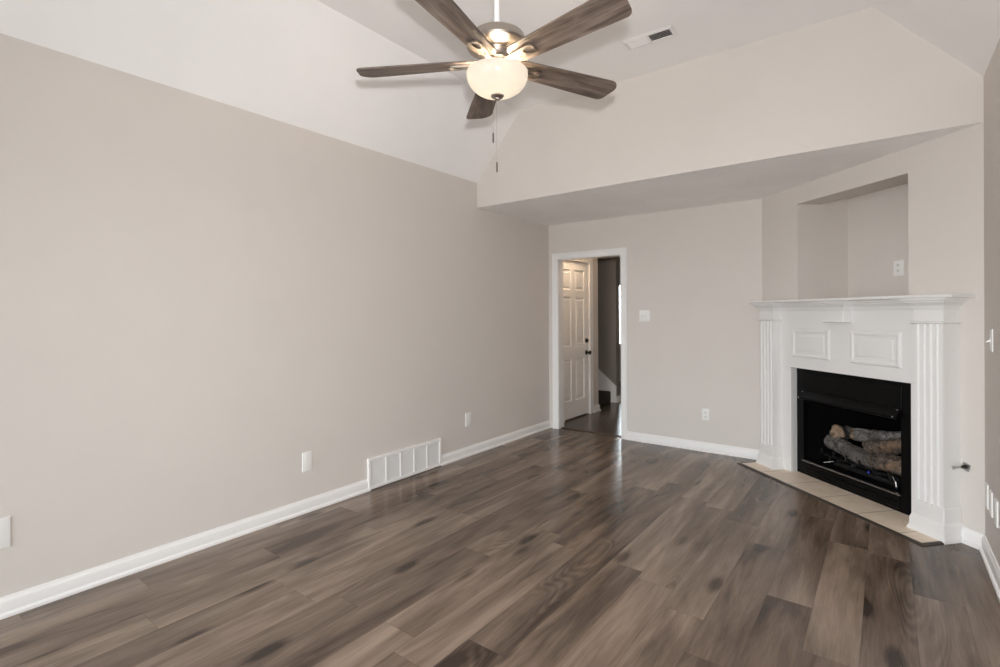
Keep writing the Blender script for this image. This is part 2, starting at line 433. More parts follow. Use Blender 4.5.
# niche box
NZC = 2.318                                # the niche's own ceiling, above the drop of its header
w.box(NX0-0.05, NX0, 0.09, NDEP+0.05, NZ0-0.05, NZC)
w.box(NX1, NX1+0.05, 0.09, NDEP+0.05, NZ0-0.05, NZC)
w.box(NX0, NX1, 0.09, 0.205, NZ1, NZC)
w.box(NX0-0.05, NX1+0.05, 0.0901, NDEP+0.05, NZC, NZC+0.05)
w.box(NX0-0.05, NX1+0.05, 0.0901, NDEP+0.05, NZ0-0.05, NZ0)
w.box(NX0, NX1, NDEP, NDEP+0.05, NZ0, NZC)
dw = w.build('wall_chimney', M['wall'], smooth=0); dw.location = DA; dw.rotation_euler = (0, 0, DROT)
struct(dw, 'diagonal corner wall above the fireplace with a recessed niche', 'wall')
# gable wall above the alcove
pts = [(XL, YGL, ZS_L), (XR, YGR, ZS_R), (XR, YGR, ZT_R), (XB, gy(XB), ZB), (XA, gy(XA), ZA), (XL, YGL, ZT_L)]
w = MB(); w.extrude(pts, (0, 0.1, 0))
struct(w.build('wall_gable', M['wall'], smooth=0), 'greige gable shaped wall above the alcove opening', 'wall')
# ceiling of the room: left slope, flat middle, right slope
c = MB()
def slab(a, b, za, zb):
    p = [(a, Y0-T, za), (a, gy(a)+0.001, za), (b, gy(b)+0.001, zb), (b, Y0-T, zb)]
    c.extrude(p, (0, 0, 0.1))
slab(XL, XA, ZT_L, ZA); slab(XA, XB, ZA, ZB); slab(XB, XR, ZB, ZT_R)
struct(c.build('ceiling', M['ceiling'], smooth=0), 'white tray ceiling with a sloped side and flat middle', 'ceiling')
# low ceiling of the alcove
c = MB()
p = [(XL, YGL, ZS_L), (XR, YGR, ZS_R), (XD, YB, 2.401), (XL, YB, 2.401)]
for tri in ((p[0], p[1], p[2]), (p[0], p[2], p[3])): c.extrude([Vector(q)+Vector((0, 0.0, 0)) for q in tri], (0, 0.002, 0.06))
struct(c.build('ceiling_alcove', M['soffit'], smooth=0), 'low textured white ceiling over the alcove by the doorway', 'ceiling')
# rear wall, behind the camera, with two windows added to light the room
RW = [(-2.95, -1.55, 0.25, 2.25), (-1.25, 0.15, 0.25, 2.25)]
w = MB()
cells(w, [XL, -2.95, -1.55, -1.25, 0.15, XR], [0, 0.25, 2.25, 3.4], RW, Y0-T, Y0)
struct(w.build('wall_rear', M['wall'], smooth=0), 'greige wall behind the camera with two windows added for fill light', 'wall')
def window(name, x0, x1, z0, z1, y, label, mull=True):
    e = empty(name, ((x0+x1)/2, y, z0)); hw, h = (x1-x0)/2, z1-z0
    m = MB(); b = 0.05
    m.box(-hw, -hw+b, -0.03, 0.03, 0, h); m.box(hw-b, hw, -0.03, 0.03, 0, h); m.box(-hw+b, hw-b, -0.03, 0.03, 0, b); m.box(-hw+b, hw-b, -0.03, 0.03, h-b, h)
    if mull: m.box(-hw+b, hw-b, -0.025, 0.025, h/2-0.02, h/2+0.02)
    m.build('window_frame', M['trim'], e)
    g = MB(); g.box(-hw+b, hw-b, -0.003, 0.003, b, h-b); g.build('pane', M['pane'], e)
    return struct(e, label, 'window')
window('fill_window_left', -2.95, -1.55, 0.25, 2.25, Y0-0.06, 'left sash window added in the unseen rear wall for fill light')
window('fill_window_right', -1.25, 0.15, 0.25, 2.25, Y0-0.06, 'right sash window added in the unseen rear wall for fill light')

# ---------------------------------------------------------------- hallway beyond the doorway
HL = XL                                   # hall left wall plane
HD0, HD1, HDZ = 5.36, 6.195, 2.03         # panelled door in it
w = MB()
w.box(HL-T, HL, YB+T, HD0, 0, 2.44); w.box(HL-T, HL, HD1, 6.46, 0, 2.44); w.box(HL-T, HL, HD0, HD1, HDZ, 2.44); w.box(HL-T, HL-0.055, HD0, HD1, 0, HDZ)
struct(w.build('wall_hallway', M['wall'], smooth=0), 'greige hallway wall holding the panelled door', 'wall')
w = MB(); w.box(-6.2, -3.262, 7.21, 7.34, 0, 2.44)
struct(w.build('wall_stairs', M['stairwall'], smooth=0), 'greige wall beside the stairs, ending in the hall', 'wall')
w = MB(); w.box(-2.0, -1.9, YB+T, 9.5, 0, 2.44)
struct(w.build('wall_hallway_right', M['wall'], smooth=0), 'hidden right wall of the hallway', 'wall')
w = MB()
cells(w, [-6.2, -4.55, -4.10, -1.9], [0, 0.70, 1.95, 2.6], [(-4.55, -4.10, 0.70, 1.95)], 9.5, 9.6)
struct(w.build('wall_far', M['wall'], smooth=0), 'far wall beyond the stairs with a bright window', 'wall')
window('window_1', -4.55, -4.10, 0.70, 1.95, 9.55, 'bright narrow window slit seen past the stairs wall', False)
w = MB(); w.box(HL-T, -1.9, YB+T, 9.6, 2.44, 2.54); w.box(-6.2, HL-T, 7.34, 9.6, 2.44, 2.54)
w.box(-6.2, HL-T, 6.35, 7.34, 2.20, 2.54)
struct(w.build('ceiling_hallway', M['ceiling'], smooth=0), 'white ceiling of the hallway', 'ceiling')
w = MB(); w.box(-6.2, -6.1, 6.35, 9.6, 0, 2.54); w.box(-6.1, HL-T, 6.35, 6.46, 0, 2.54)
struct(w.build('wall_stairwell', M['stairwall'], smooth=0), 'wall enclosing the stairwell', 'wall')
# a small flush dome lamp lights the hall
hl = empty('ceiling_light', (-2.95, 5.62, 2.44))
m = MB(); m.lathe([(0.0, 0), (0.14, 0), (0.14, -0.02), (0.125, -0.03), (0, -0.03)], 32); m.build('lamp_base', M['nickel'], hl)
m = MB(); m.lathe([(0.125, -0.03), (0.12, -0.06), (0.09, -0.09), (0.04, -0.105), (0.0, -0.108)], 32); m.build('lamp_shade', mat_emit('hall_lamp_glass', (1.0, 0.74, 0.48), 30), hl)
tag(hl, 'small dome lamp on the hallway ceiling', 'ceiling light')

# stairs
st = empty('staircase', (-3.33, 6.835, 0))
for i in range(5):
    m = MB(); x = -0.26*i
    m.bbox(x-0.29, x, -0.365, 0.335, 0.17*i, 0.17*(i+1), 0.012)
    m.build('step', M['stairtread'], st)
m = MB()
prof = [(0.075, 0), (0.075, 0.25), (-0.30, 0.56), (-1.3, 1.42), (-1.3, 1.15), (-0.10, 0.0)]
m.extrude([(x, 0.342, z) for x, z in prof], (0, 0.03, 0))
m.build('skirt_board', M['trim'], st)
tag(st, 'dark stairs with a white skirt board, seen through the doorway', 'stairs')

# ---------------------------------------------------------------- baseboards and trim
BB = [(0, 0), (0.026, 0), (0.026, 0.012), (0.02, 0.019), (0.015, 0.022), (0.015, 0.066), (0.012, 0.074), (0.008, 0.079), (0.006, 0.088), (0, 0.09)]
def base(name, path, side, label):
    m = MB(); m.sweep(path, BB, False, side); return struct(m.build(name, M['trim']), label, 'baseboard')
base('baseboard_left', [(XL, Y0), (XL, 2.505)], 1, 'white baseboard on the left wall, before the return grille')
base('baseboard_left_far', [(XL, 3.295), (XL, YB-0.0)], 1, 'white baseboard on the left wall, between grille and doorway')
du = (DC-DA).normalized()
dn = Vector((du.y, -du.x, 0)); dn = dn if dn.y < 0 else -dn
base('baseboard_back', [(-2.213, YB), (XD, YB), (XD+du.x*0.10, YB+du.y*0.10)], 1, 'white baseboard on the back wall, right of the doorway')
q = DA+du*1.684
base('baseboard_right', [(q.x, q.y), (XR, YGR), (XR, Y0)], 1, 'white baseboard on the right wall, turning to the mantel')
base('baseboard_hallway', [(HL, 6.295), (HL, 6.46), (HL-T, 6.46)], 1, 'white baseboard stub beside the hallway door')
base('baseboard_stairs', [(-3.262, 7.21), (-3.262, 7.34), (-3.6, 7.34)], 1, 'white baseboard at the end of the stairs wall')

# casing round the doorway: profile swept in the plane of the wall
def casing(x0, x1, z1, wd, prof_t=0.016):
    """returns MB in a frame: x along wall, y out of the wall (towards -y), z up"""
    m = MB()
    pr = [(0.0, 0.010), (0.006, 0.014), (wd*0.35, 0.016), (wd*0.6, 0.013), (wd*0.78, 0.019), (wd-0.004, 0.019), (wd, 0.015)]
    loops = []
    for (px, pz, dx, dz) in ((x0, 0, -1, 0), (x0, z1, -1, 1), (x1, z1, 1, 1), (x1, 0, 1, 0)):
        loops.append([(px+dx*o, -t, pz+dz*o) for o, t in pr]+[(px+dx*wd, 0, pz+dz*wd), (px, 0, pz)])
    m.loft(loops, True); return m
m = casing(DX0, DX1, DZ, 0.072)
J = 0.018
m.box(DX0-0.001, DX0+J-0.018+0.004, 0, T, 0, DZ); m.box(DX1-0.004, DX1+0.001, 0, T, 0, DZ); m.box(DX0, DX1, 0, T, DZ-0.004, DZ+0.001)
o = m.build('trim_1', M['trim']); o.location = (0, YB, 0)
struct(o, 'white casing around the open doorway in the back wall', 'door casing')
m = MB(); m.bbox(DX0+0.005, DX1-0.005, 5.215, 5.255, 0, 0.009, 0.004)
struct(m.build('trim_2', M['transition']), 'dark threshold strip on the floor of the doorway', 'threshold')
# hall door in its casing; frame: x along hall (world +Y), y out of wall = world +X ... rotate by 90 degrees
hm = casing(HD0, HD1, HDZ, 0.085)
o = hm.build('trim_3', M['trim']); o.rotation_euler = (0, 0, R(90)); o.location = (HL, 0, 0)
struct(o, 'white casing around the panelled hallway door', 'door casing')

def panel_door(name, w, h, t=0.035):
    """six panel door, hinged edge at x=0, face towards -y"""
    e = empty(name)
    m = MB()
    st_, mid = 0.115, 0.10
    cw = (w-2*st_-mid)/2
    rows = [(0.22, 0.76), (0.92, 1.55), (1.64, 1.90)]
    xs = [0, st_, st_+cw, st_+cw+mid, w-st_, w]
    zs = [0]+[z for r in rows for z in r]+[h]
    holes = [(x0, x1, r[0], r[1]) for r in rows for x0, x1 in ((st_, st_+cw), (st_+cw+mid, w-st_))]
    cells(m, xs, zs, holes, 0, t)
    for (x0, x1, z0, z1) in holes:
        L = []
        for ins, d in ((0, 0), (0.012, 0.010), (0.022, 0.011), (0.045, 0.003), (0.05, 0.003)):
            L.append([(x0+ins, d, z0+ins), (x1-ins, d, z0+ins), (x1-ins, d, z1-ins), (x0+ins, d, z1-ins)])
        m.loft(L, False); k = len(m.v); m.f.append((k-4, k-3, k-2, k-1)); m.m.append(0)
        m.box(x0, x1, 0.0125, t-0.001, z0, z1)
    m.build('door_slab', M['door'], e, smooth=0)
    return e
d = panel_door('door_1', HD1-HD0-0.012, HDZ-0.022)
d.location = (HL-0.012, HD0+0.006, 0.018); d.rotation_euler = (0, 0, R(90))
kn = MB()
kx, kz = HD1-HD0-0.075, 0.815
kn.lathe([(0, 0), (0.032, 0), (0.032, 0.006), (0.018, 0.012), (0.012, 0.02), (0.012, 0.036), (0.025, 0.044), (0.029, 0.056), (0.024, 0.066), (0.0, 0.069)], 24)
k = kn.build('door_knob', M['darkmetal'], d); k.rotation_euler = (R(90), 0, 0); k.location = (kx, 0, kz)
kn = MB(); kn.lathe([(0, 0), (0.03, 0), (0.03, 0.008), (0.022, 0.02), (0, 0.022)], 24); kn.bbox(-0.004, 0.004, -0.018, 0.018, 0.018, 0.034, 0.002)
k = kn.build('deadbolt', M['darkmetal'], d); k.rotation_euler = (R(90), 0, 0); k.location = (kx, 0, 0.975)
k['label'] = 'dark bronze deadbolt above the knob'
struct(d, 'white six panel door in the hallway wall', 'door')
ds = MB(); ds.lathe([(0, 0), (0.011, 0), (0.011, 0.02), (0.006, 0.025), (0.006, 0.05), (0.012, 0.052), (0.012, 0.066), (0, 0.068)], 16)
o = ds.build('door_stop', M['plate']); o.rotation_euler = (R(90), 0, R(90)); o.location = (HL-0.012, HD0+0.075, 0.034)
o.parent = None
tag(o, 'small white stop at the foot of the panelled hallway door', 'door stop')

# ================================================================== FIREPLACE (local frame: x along the chimney wall, y into it)
def diag(name, off=(0, 0, 0)):
    e = empty(name, DA+du*off[0]-dn*off[1]+Vector((0, 0, off[2])), DROT); return e
man = diag('fireplace_mantel')
tag(man, 'white painted fireplace mantel with fluted pilasters across the corner', 'mantel')
PIL = ((0.100, 0.267, 0.105), (1.507, 1.684, 0.120))        # left and right pilaster: x0, x1, projection
FR = 0.030                                                   # frieze board projection
for (x0, x1, o) in PIL:
    # shaft: plan outline with four flutes, extruded
    poly = [(x0, 0), (x0, -o)]
    n = 4; mg = 0.020 if x1-x0 > 0.17 else 0.014; fwid = 0.022 if x1-x0 > 0.17 else 0.021; gap = (x1-x0-2*mg-n*fwid)/(n-1)
    for i in range(n):
        a = x0+mg+i*(fwid+gap)
        for k in range(9):
            t = PI*k/8
            poly.append((a+fwid/2-math.cos(t)*fwid/2, -o+math.sin(t)*0.011))
    poly += [(x1, -o), (x1, 0)]
    m = MB(); m.prism(poly, 0.195, 1.288)
    p = m.build('pilaster', M['mantel'], man)
    m = MB(); m.bbox(x0-0.006, x1+0.006, -o-0.006, 0, 0.0, 0.198, 0.004); m.build('plinth', M['mantel'], p)
    m = MB(); m.sweep([(x0-0.006, 0), (x0-0.006, -o-0.006), (x1+0.006, -o-0.006), (x1+0.006, 0)],
                      [(0, 0), (0.020, 0), (0.020, 0.018), (0.014, 0.032), (0.011, 0.040), (0.011, 0.082), (0.006, 0.094), (0.003, 0.104), (0, 0.108)], False, 1)
    m.build('base_molding', M['mantel'], p)
    m = MB(); m.bbox(x0-0.002, x1+0.002, -o-0.002, 0, 1.290, 1.437, 0.002); m.build('capital', M['mantel'], p)
    m = MB(); m.sweep([(x0, 0), (x0, -o), (x1, -o), (x1, 0)], [(0, 1.284), (0.008, 1.284), (0.014, 1.288), (0.014, 1.294), (0.008, 1.298), (0, 1.300)], False, 1)
    m.build('astragal', M['mantel'], p)
# legs beside the opening and frieze board above
m = MB(); m.bbox(0.262, FX0, -0.022, 0.055, 0, FZ1, 0.002)
m.build('side_leg', M['mantel'], man)
m = MB(); m.bbox(FX1, 1.512, -0.022, 0.055, 0, FZ1, 0.002)
m.build('side_leg', M['mantel'], man)
m = MB(); m.bbox(0.260, 1.514, -FR, 0.055, FZ1, 1.437, 0.002); fb = m.build('frieze_board', M['mantel'], man)
for (x0, x1, z0, z1) in ((0.398, 0.785, 0.985, 1.222), (0.965, 1.352, 0.985, 1.222)):
    m = MB(); L = []
    for ins, d in ((0, 0), (0.004, 0.008), (0.012, 0.012), (0.022, 0.011), (0.034, 0.005), (0.052, 0.005), (0.060, 0.009), (0.066, 0.010)):
        L.append([(x0+ins, -FR-d, z0+ins), (x1-ins, -FR-d, z0+ins), (x1-ins, -FR-d, z1-ins), (x0+ins, -FR-d, z1-ins)])
    m.loft(L, True); m.build('raised_panel', M['mantel'], fb, smooth=20)
KB = (0.795, 0.968, 0.098)
m = MB(); m.bbox(KB[0], KB[1], -KB[2], -FR, 1.283, 1.437, 0.003); m.bbox(KB[0]-0.006, KB[1]+0.006, -KB[2]-0.006, -FR, 1.281, 1.290, 0.003)
m.build('keystone_block', M['mantel'], man)
path = [(0.100, 0), (0.100, -0.105), (0.267, -0.105), (0.267, -FR), (KB[0], -FR), (KB[0], -KB[2]), (KB[1], -KB[2]), (KB[1], -FR), (1.507, -FR), (1.507, -0.12), (1.684, -0.12), (1.684, 0)]
m = MB(); m.sweep(path, [(0, 1.368), (0.006, 1.370), (0.008, 1.377), (0.011, 1.380), (0.012, 1.388), (0.018, 1.398), (0.028, 1.408), (0.035, 1.413), (0.037, 1.420), (0.045, 1.426), (0.047, 1.438), (0, 1.438)], False, 1)
m.build('crown_molding', M['mantel'], man, smooth=25)
m = MB()
sh = [(0.0, 1.438), (-0.160, 1.438), (-0.166, 1.442), (-0.168, 1.449), (-0.166, 1.456), (-0.160, 1.460), (0.0, 1.460)]
m.loft([[(0.036, y, z) for y, z in sh], [(1.772, y, z) for y, z in sh]], True)
m.bbox(NX0+0.004, NX1-0.004, -0.01, NDEP-0.004, 1.4405, 1.4615, 0.002)
m.build('shelf', M['mantel'], man)

# firebox insert
ins = diag('fireplace_insert')
tag(ins, 'black metal gas firebox set into the white mantel', 'fireplace')
FI = 0.040
OX0, OX1, OZ0, OZ1 = 0.440, 1.285, 0.125, 0.69               # the opening
m = MB(); cells(m, [FX0-0.0, OX0, OX1, FX1], [0.0085, OZ0, OZ1, FZ1], [(OX0, OX1, OZ0, OZ1)], FI, FI+0.03)
m.box(FX0, FX1, FI+0.03, FI+0.10, 0.0085, 0.118)
m.build('face_frame', M['black'], ins, smooth=0)
m = MB(); m.bbox(OX0-0.005, OX1+0.01, FI-0.008, FI, 0.715, 0.862, 0.003); m.build('upper_panel', M['black'], ins)
m = MB()
for k in range(2): m.bbox(OX0+0.01, OX1-0.01, FI-0.010, FI, 0.030+k*0.046, 0.070+k*0.046, 0.004)
m.build('lower_louver', M['black'], ins)
m = MB(); m.bbox(OX0-0.005, OX1+0.002, FI-0.016, FI+0.02, 0.120, 0.128, 0.002); k = m.build('bottom_lip', M['steel'], ins); k['label'] = 'thin worn steel lip below the fire opening'
m = MB()
hp = [(FI+0.02, 0.70), (FI-0.004, 0.70), (FI-0.045, 0.655), (FI-0.047, 0.640), (FI-0.040, 0.636), (FI+0.02, 0.668)]
m.loft([[(OX0-0.012, y, z) for y, z in hp], [(OX1+0.006, y, z) for y, z in hp]], True)
hd = m.build('hood', M['black'], ins)
for x in (OX0-0.003, OX1-0.02):
    for (yy, zz) in ((FI-0.006, 0.694), (FI-0.046, 0.650)):
        m = MB(); m.lathe([(0, 0.006), (0.004, 0.005), (0.006, 0.002), (0.006, 0.0)], 12); s = m.build('screw', M['chrome'], hd)
        s.rotation_euler = (R(90), 0, 0); s.location = (x, yy, zz)
# liner
m = MB()
y0, y1 = FI+0.028, FI+0.42
bx0, bx1 = 0.62, 1.12
P = lambda x, y, z: (x, y, z)
zt0, zt1 = OZ1+0.05, 0.62
zb = 0.135
m.add([P(OX0-.02, y0, zb), P(OX1+.02, y0, zb), P(bx1, y1, zb), P(bx0, y1, zb), P(OX0-.02, y0, zt0), P(OX1+.02, y0, zt0), P(bx1, y1, zt1), P(bx0, y1, zt1)],
      [(0, 1, 2, 3), (4, 7, 6, 5), (0, 3, 7, 4), (1, 5, 6, 2), (3, 2, 6, 7)])
# outer skin gives the sheet metal its thickness
m.add([P(OX0-.03, y0, zb-.01), P(OX1+.03, y0, zb-.01), P(bx1+.01, y1+.01, zb-.01), P(bx0-.01, y1+.01, zb-.01), P(OX0-.03, y0, zt0+.01), P(OX1+.03, y0, zt0+.01), P(bx1+.01, y1+.01, zt1+.01), P(bx0-.01, y1+.01, zt1+.01)],
      [(0, 1, 2, 3), (4, 7, 6, 5), (0, 3, 7, 4), (1, 5, 6, 2), (3, 2, 6, 7)])
m.build('firebox_liner', M['firebox'], ins, smooth=0)

# burner, grate, igniter
bt = diag('gas_burner', (0.88, 0.20, 0.136))
m = MB(); m.bbox(-0.24, 0.30, -0.075, 0.10, 0, 0.035, 0.006); m.build('burner_pan', M['iron'], bt)
m = MB()
random.seed(3)
for i in range(46):
    a, b_ = random.uniform(-0.22, 0.28), random.uniform(-0.06, 0.09); r = random.uniform(0.008, 0.016)
    m.lathe([(0, -r), (r*.7, -r*.7), (r, 0), (r*.7, r*.6), (0, r*.8)], 7, (a, b_, 0.037+r*0.3))
e_ = m.build('ember_bed', M['ember'], bt); e_['kind'] = 'stuff'
m = MB(); m.tube([(0.27, -0.085, 0.075), (0.30, -0.10, 0.07), (0.325, -0.115, 0.05), (0.335, -0.12, 0.022), (0.335, -0.115, 0.004)], 0.0055, 8); k = m.build('gas_tube', M['chrome'], bt); k['label'] = 'bright bent gas tube'
m = MB(); m.tube([(-0.30, -0.10, 0.003), (-0.26, -0.05, 0.02), (-0.20, -0.01, 0.05)], 0.005, 8); m.build('thermocouple', M['chrome'], bt)
m = MB(); m.lathe([(0.0, 0.0), (0.006, 0.003), (0.007, 0.008), (0.003, 0.016), (0, 0.020)], 10, (0.09, -0.085, 0.034)); k = m.build('pilot_flame', M['flame'], bt); k['label'] = 'tiny blue pilot flame'
tag(bt, 'dark gas burner pan with ember bed below the logs', 'burner')
gr = diag('log_grate', (0.90, 0.20, 0.1365))
for i in range(6):
    x = -0.33+i*0.115
    m = MB(); m.tube([(x, 0.14, 0.10), (x, 0.02, 0.07), (x, -0.075, 0.068), (x, -0.105, 0.085), (x+0.004, -0.112, 0.118)], 0.008, 8); m.build('grate_bar', M['iron'], gr)
for y in (-0.06, 0.11):
    m = MB(); m.tube([(-0.36, y, 0.058), (0.28, y, 0.058)], 0.008, 8)
    for x in (-0.30, 0.22): m.tube([(x, y, 0.058), (x, y, 0.004)], 0.008, 8)
    m.build('grate_rail', M['iron'], gr)
tag(gr, 'black iron grate with upturned bars holding the logs', 'grate')

def gas_log(p0, p1, r0, r1, mat, label, seed, cut0=False, cut1=False, twist=0.0):
    """ceramic log; p0,p1 in chimney frame (s, into wall, z)"""
    rnd = random.Random(seed)
    a = Vector((p0[0], p0[1], p0[2])); b = Vector((p1[0], p1[1], p1[2]))
    N, K = 15, 18
    t = (b-a).normalized(); u = t.cross(Vector((0, 0, 1))).normalized(); v = u.cross(t)
    ph = [rnd.uniform(0, 6.28) for _ in range(6)]
    m = MB(); loops = []; mid = (a+b)/2
    for i in range(N):
        q = i/(N-1); base_r = r0+(r1-r0)*q
        end = min(q, 1-q)*(N-1)
        sc = 0.86 if end < 0.5 else (0.97 if end < 1.5 else 1.0)
        cen = a+(b-a)*q-mid+v*(0.010*math.sin(q*5+ph[0]))+u*(0.010*math.sin(q*4+ph[1]))
        lp = []
        for k in range(K):
            an = 2*PI*k/K
            rr = base_r*sc*(1+0.09*math.sin(3*an+ph[2]+q*3)+0.06*math.sin(5*an+ph[3]-q*5)+0.05*math.sin(q*11+ph[4]+an)+rnd.uniform(-0.05, 0.05))
            lp.append(cen+u*(rr*math.cos(an))+v*(rr*math.sin(an)))
        loops.append(lp)
    m.loft(loops[1 if cut0 else 0:N-1 if cut1 else N], False, 0)
    if cut0: m.loft(loops[:2], False, 1)
    if cut1: m.loft(loops[-2:], False, 1)
    for e_i, lp, sgn in ((0, loops[0], -1), (1, loops[-1], 1)):
        cpt = sum(lp, Vector())/K
        inner = [cpt+(x-cpt)*0.55+t*(sgn*0.006) for x in lp]
        mi = 1 if (cut0, cut1)[e_i] else 0
        m.loft([lp, inner], False, mi); m.add(inner, [tuple(range(K))], mi)
    e = m.build('gas_log', [mat, M['logend']], None, smooth=50)
    e.location = DA+du*mid.x-dn*mid.y+Vector((0, 0, mid.z)); e.rotation_euler = (0, 0, DROT)
    return tag(e, label, 'log', 'ceramic logs in the fireplace')
gas_log((0.545, 0.175, 0.300), (1.03, 0.155, 0.262), 0.056, 0.064, M['bark'], 'long grey ceramic log lying along the front of the grate', 1)
gas_log((0.985, 0.130, 0.272), (1.34, 0.140, 0.285), 0.064, 0.060, M['bark_brown'], 'brownish ceramic log with tan patches at the front right', 2)
gas_log((0.665, 0.150, 0.390), (0.57, 0.33, 0.380), 0.056, 0.050, M['bark'], 'short ceramic log whose round tan end faces out at the top left', 3, True)
gas_log((0.795, 0.150, 0.405), (1.09, 0.33, 0.455), 0.047, 0.050, M['bark'], 'dark ceramic log with a cut tan end on top of the pile', 4, True)
gas_log((0.90, 0.165, 0.352), (1.31, 0.20, 0.452), 0.054, 0.052, M['bark_brown'], 'ceramic log slanting up to the right across the pile', 5)

# hearth
he = diag('hearth')
HX0, HX1, HO = 0.042, 1.707, 0.298
m = MB(); m.bbox(HX0+0.0262, HX1-0.0262, -HO+0.0262, 0.066, 0.001, 0.009, 0.002); m.build('tile', M['tile'], he)
m = MB(); m.sweep([(HX0, -0.03), (HX0, -HO), (HX1, -HO), (HX1, -0.145)], [(0, 0), (0, 0.003), (-0.006, 0.007), (-0.014, 0.010), (-0.026, 0.0095), (-0.026, 0.0)], False, 1)
k = m.build('edge_strip', M['transition'], he); k['label'] = 'dark wood edging of the hearth'
tag(he, 'beige tile hearth with dark edging on the floor before the fireplace', 'hearth')

# gas valve key
gv = diag('gas_valve_key', (1.716, 0.0, 0.447))
m = MB(); m.bbox(-0.022, 0.022, -0.006, 0, -0.022, 0.022, 0.004); k = m.build('wall_plate', M['steel'], gv); k.rotation_euler = (0, R(18), 0)
m = MB(); m.lathe([(0, 0), (0.012, 0), (0.011, 0.010), (0.008, 0.018), (0.007, 0.030), (0, 0.032)], 20); k = m.build('collar', M['darkmetal'], gv); k.rotation_euler = (R(90), 0, 0); k.location = (0, -0.005, 0)
m = MB(); m.tube([(0, -0.03, 0), (0, -0.085, 0)], 0.0045, 10); m.bbox(-0.004, 0.004, -0.100, -0.078, -0.009, 0.009, 0.003); m.build('key_stem', M['steel'], gv)
tag(gv, 'chrome gas valve key on the wall beside the right pilaster', 'gas key')

# ================================================================== PLATES, SWITCHES, VENTS
def wall_item(name, loc, rz): return empty(name, loc, rz)         # local: x along wall, -y out of the wall, z up
ROT = {'back': 0.0, 'left': R(90), 'right': R(-90)}
def plate(e, w, h, t=0.006, y=0):
    m = MB(); L = []
    for ins, d in ((0, 0), (0.0, 0.002), (0.002, t*0.8), (0.006, t)):
        L.append([(-w/2+ins, y-d, -h/2+ins), (w/2-ins, y-d, -h/2+ins), (w/2-ins, y-d, h/2-ins), (-w/2+ins, y-d, h/2-ins)])
    m.loft(L, True); return m.build('cover_plate', M['plate'], e)
def screws(p, pts):
    for x, z in pts:
        m = MB(); m.lathe([(0.0035, 0), (0.0032, 0.0012), (0, 0.0016)], 10); m.box(-0.0028, 0.0028, -0.0004, 0.0004, 0.0012, 0.0019, 0)
        s = m.build('screw', M['plate'], p); s.rotation_euler = (R(90), 0, 0); s.location = (x, -0.006, z)
def outlet(e, dark=False, w=0.07, h=0.115):
    p = plate(e, w, h); screws(p, [(0, 0)])
    for i, z in enumerate((0.021, -0.021)):
        m = MB()
        pts = [(0.0165*math.cos(a)*(1.0), max(-0.0135, min(0.0135, 0.0185*math.sin(a)))) for a in [2*PI*k/24 for k in range(24)]]
        m.extrude([(x, -0.0055, zz) for x, zz in pts], (0, -0.003, 0))
        r = m.build('receptacle', M['plate'], e); r.location = (0, 0, z)
        s = MB()
        s.box(-0.0075, -0.0050, -0.0092, -0.0084, -0.002, 0.009); s.box(0.0050, 0.0075, -0.0092, -0.0084, -0.001, 0.008)
        s.extrude([(0.003*math.cos(a), -0.0084, -0.0075+0.003*math.sin(a)) for a in [2*PI*k/10 for k in range(10)]], (0, -0.0008, 0))
        s.build('slot', M['hole'], r)
    return e
def blank(e, w=0.072, h=0.132):
    p = plate(e, w, h); screws(p, [(0, 0.03), (0, -0.03)])
    return e
def toggle(e, x, up=True):
    m = MB(); m.bbox(x-0.006, x+0.006, -0.0085, -0.005, -0.013, 0.013, 0.001); b_ = m.build('switch_frame', M['plate'], e)
    s = 1 if up else -1
    m = MB(); m.loft([[(x-0.004, -0.006, -0.006), (x+0.004, -0.006, -0.006), (x+0.004, -0.006, 0.006), (x-0.004, -0.006, 0.006)],
                      [(x-0.0035, -0.024, s*0.010-0.003), (x+0.0035, -0.024, s*0.010-0.003), (x+0.0035, -0.024, s*0.010+0.003), (x-0.0035, -0.024, s*0.010+0.003)]], True)
    m.build('toggle', M['plate'], b_)

e = wall_item('wall_plate', (XL, 0.437, 0.378), ROT['left']); blank(e, 0.105, 0.140)
tag(e, 'blank white wall plate low on the left wall, cut by the photo edge', 'wall plate', 'plates on the left wall')
e = wall_item('wall_plate', (XL, 1.981, 0.346), ROT['left']); blank(e, 0.072, 0.134)
tag(e, 'blank white wall plate on the left wall, just before the return grille', 'wall plate', 'plates on the left wall')
e = wall_item('wall_plate', (XL, 3.684, 0.348), ROT['left']); blank(e, 0.080, 0.130)
tag(e, 'small white wall plate on the left wall between grille and doorway', 'wall plate', 'plates on the left wall')
e = wall_item('light_switch', (-2.013, YB, 1.327), ROT['back']); p = plate(e, 0.115, 0.117); screws(p, [(x, z) for x in (-0.023, 0.023) for z in (-0.03, 0.03)])
toggle(e, -0.023, True); toggle(e, 0.023, False)
tag(e, 'white double light switch on the back wall right of the doorway', 'light switch')
e = wall_item('wall_outlet', (-1.402, YB, 0.361), ROT['back']); outlet(e, True, 0.07, 0.113)
tag(e, 'white outlet low on the back wall between doorway and fireplace', 'outlet')
e = wall_item('wall_outlet', DA+du*0.880-dn*NDEP+Vector((0, 0, 1.692)), DROT); outlet(e, False, 0.082, 0.118)
tag(e, 'white outlet inside the niche above the mantel', 'outlet')
e = wall_item('light_switch', (XR, 3.69, 1.205), ROT['right']); p = plate(e, 0.072, 0.118); screws(p, [(0, 0.03), (0, -0.03)]); toggle(e, 0, False)
tag(e, 'white single light switch on the right wall above the plates', 'light switch')
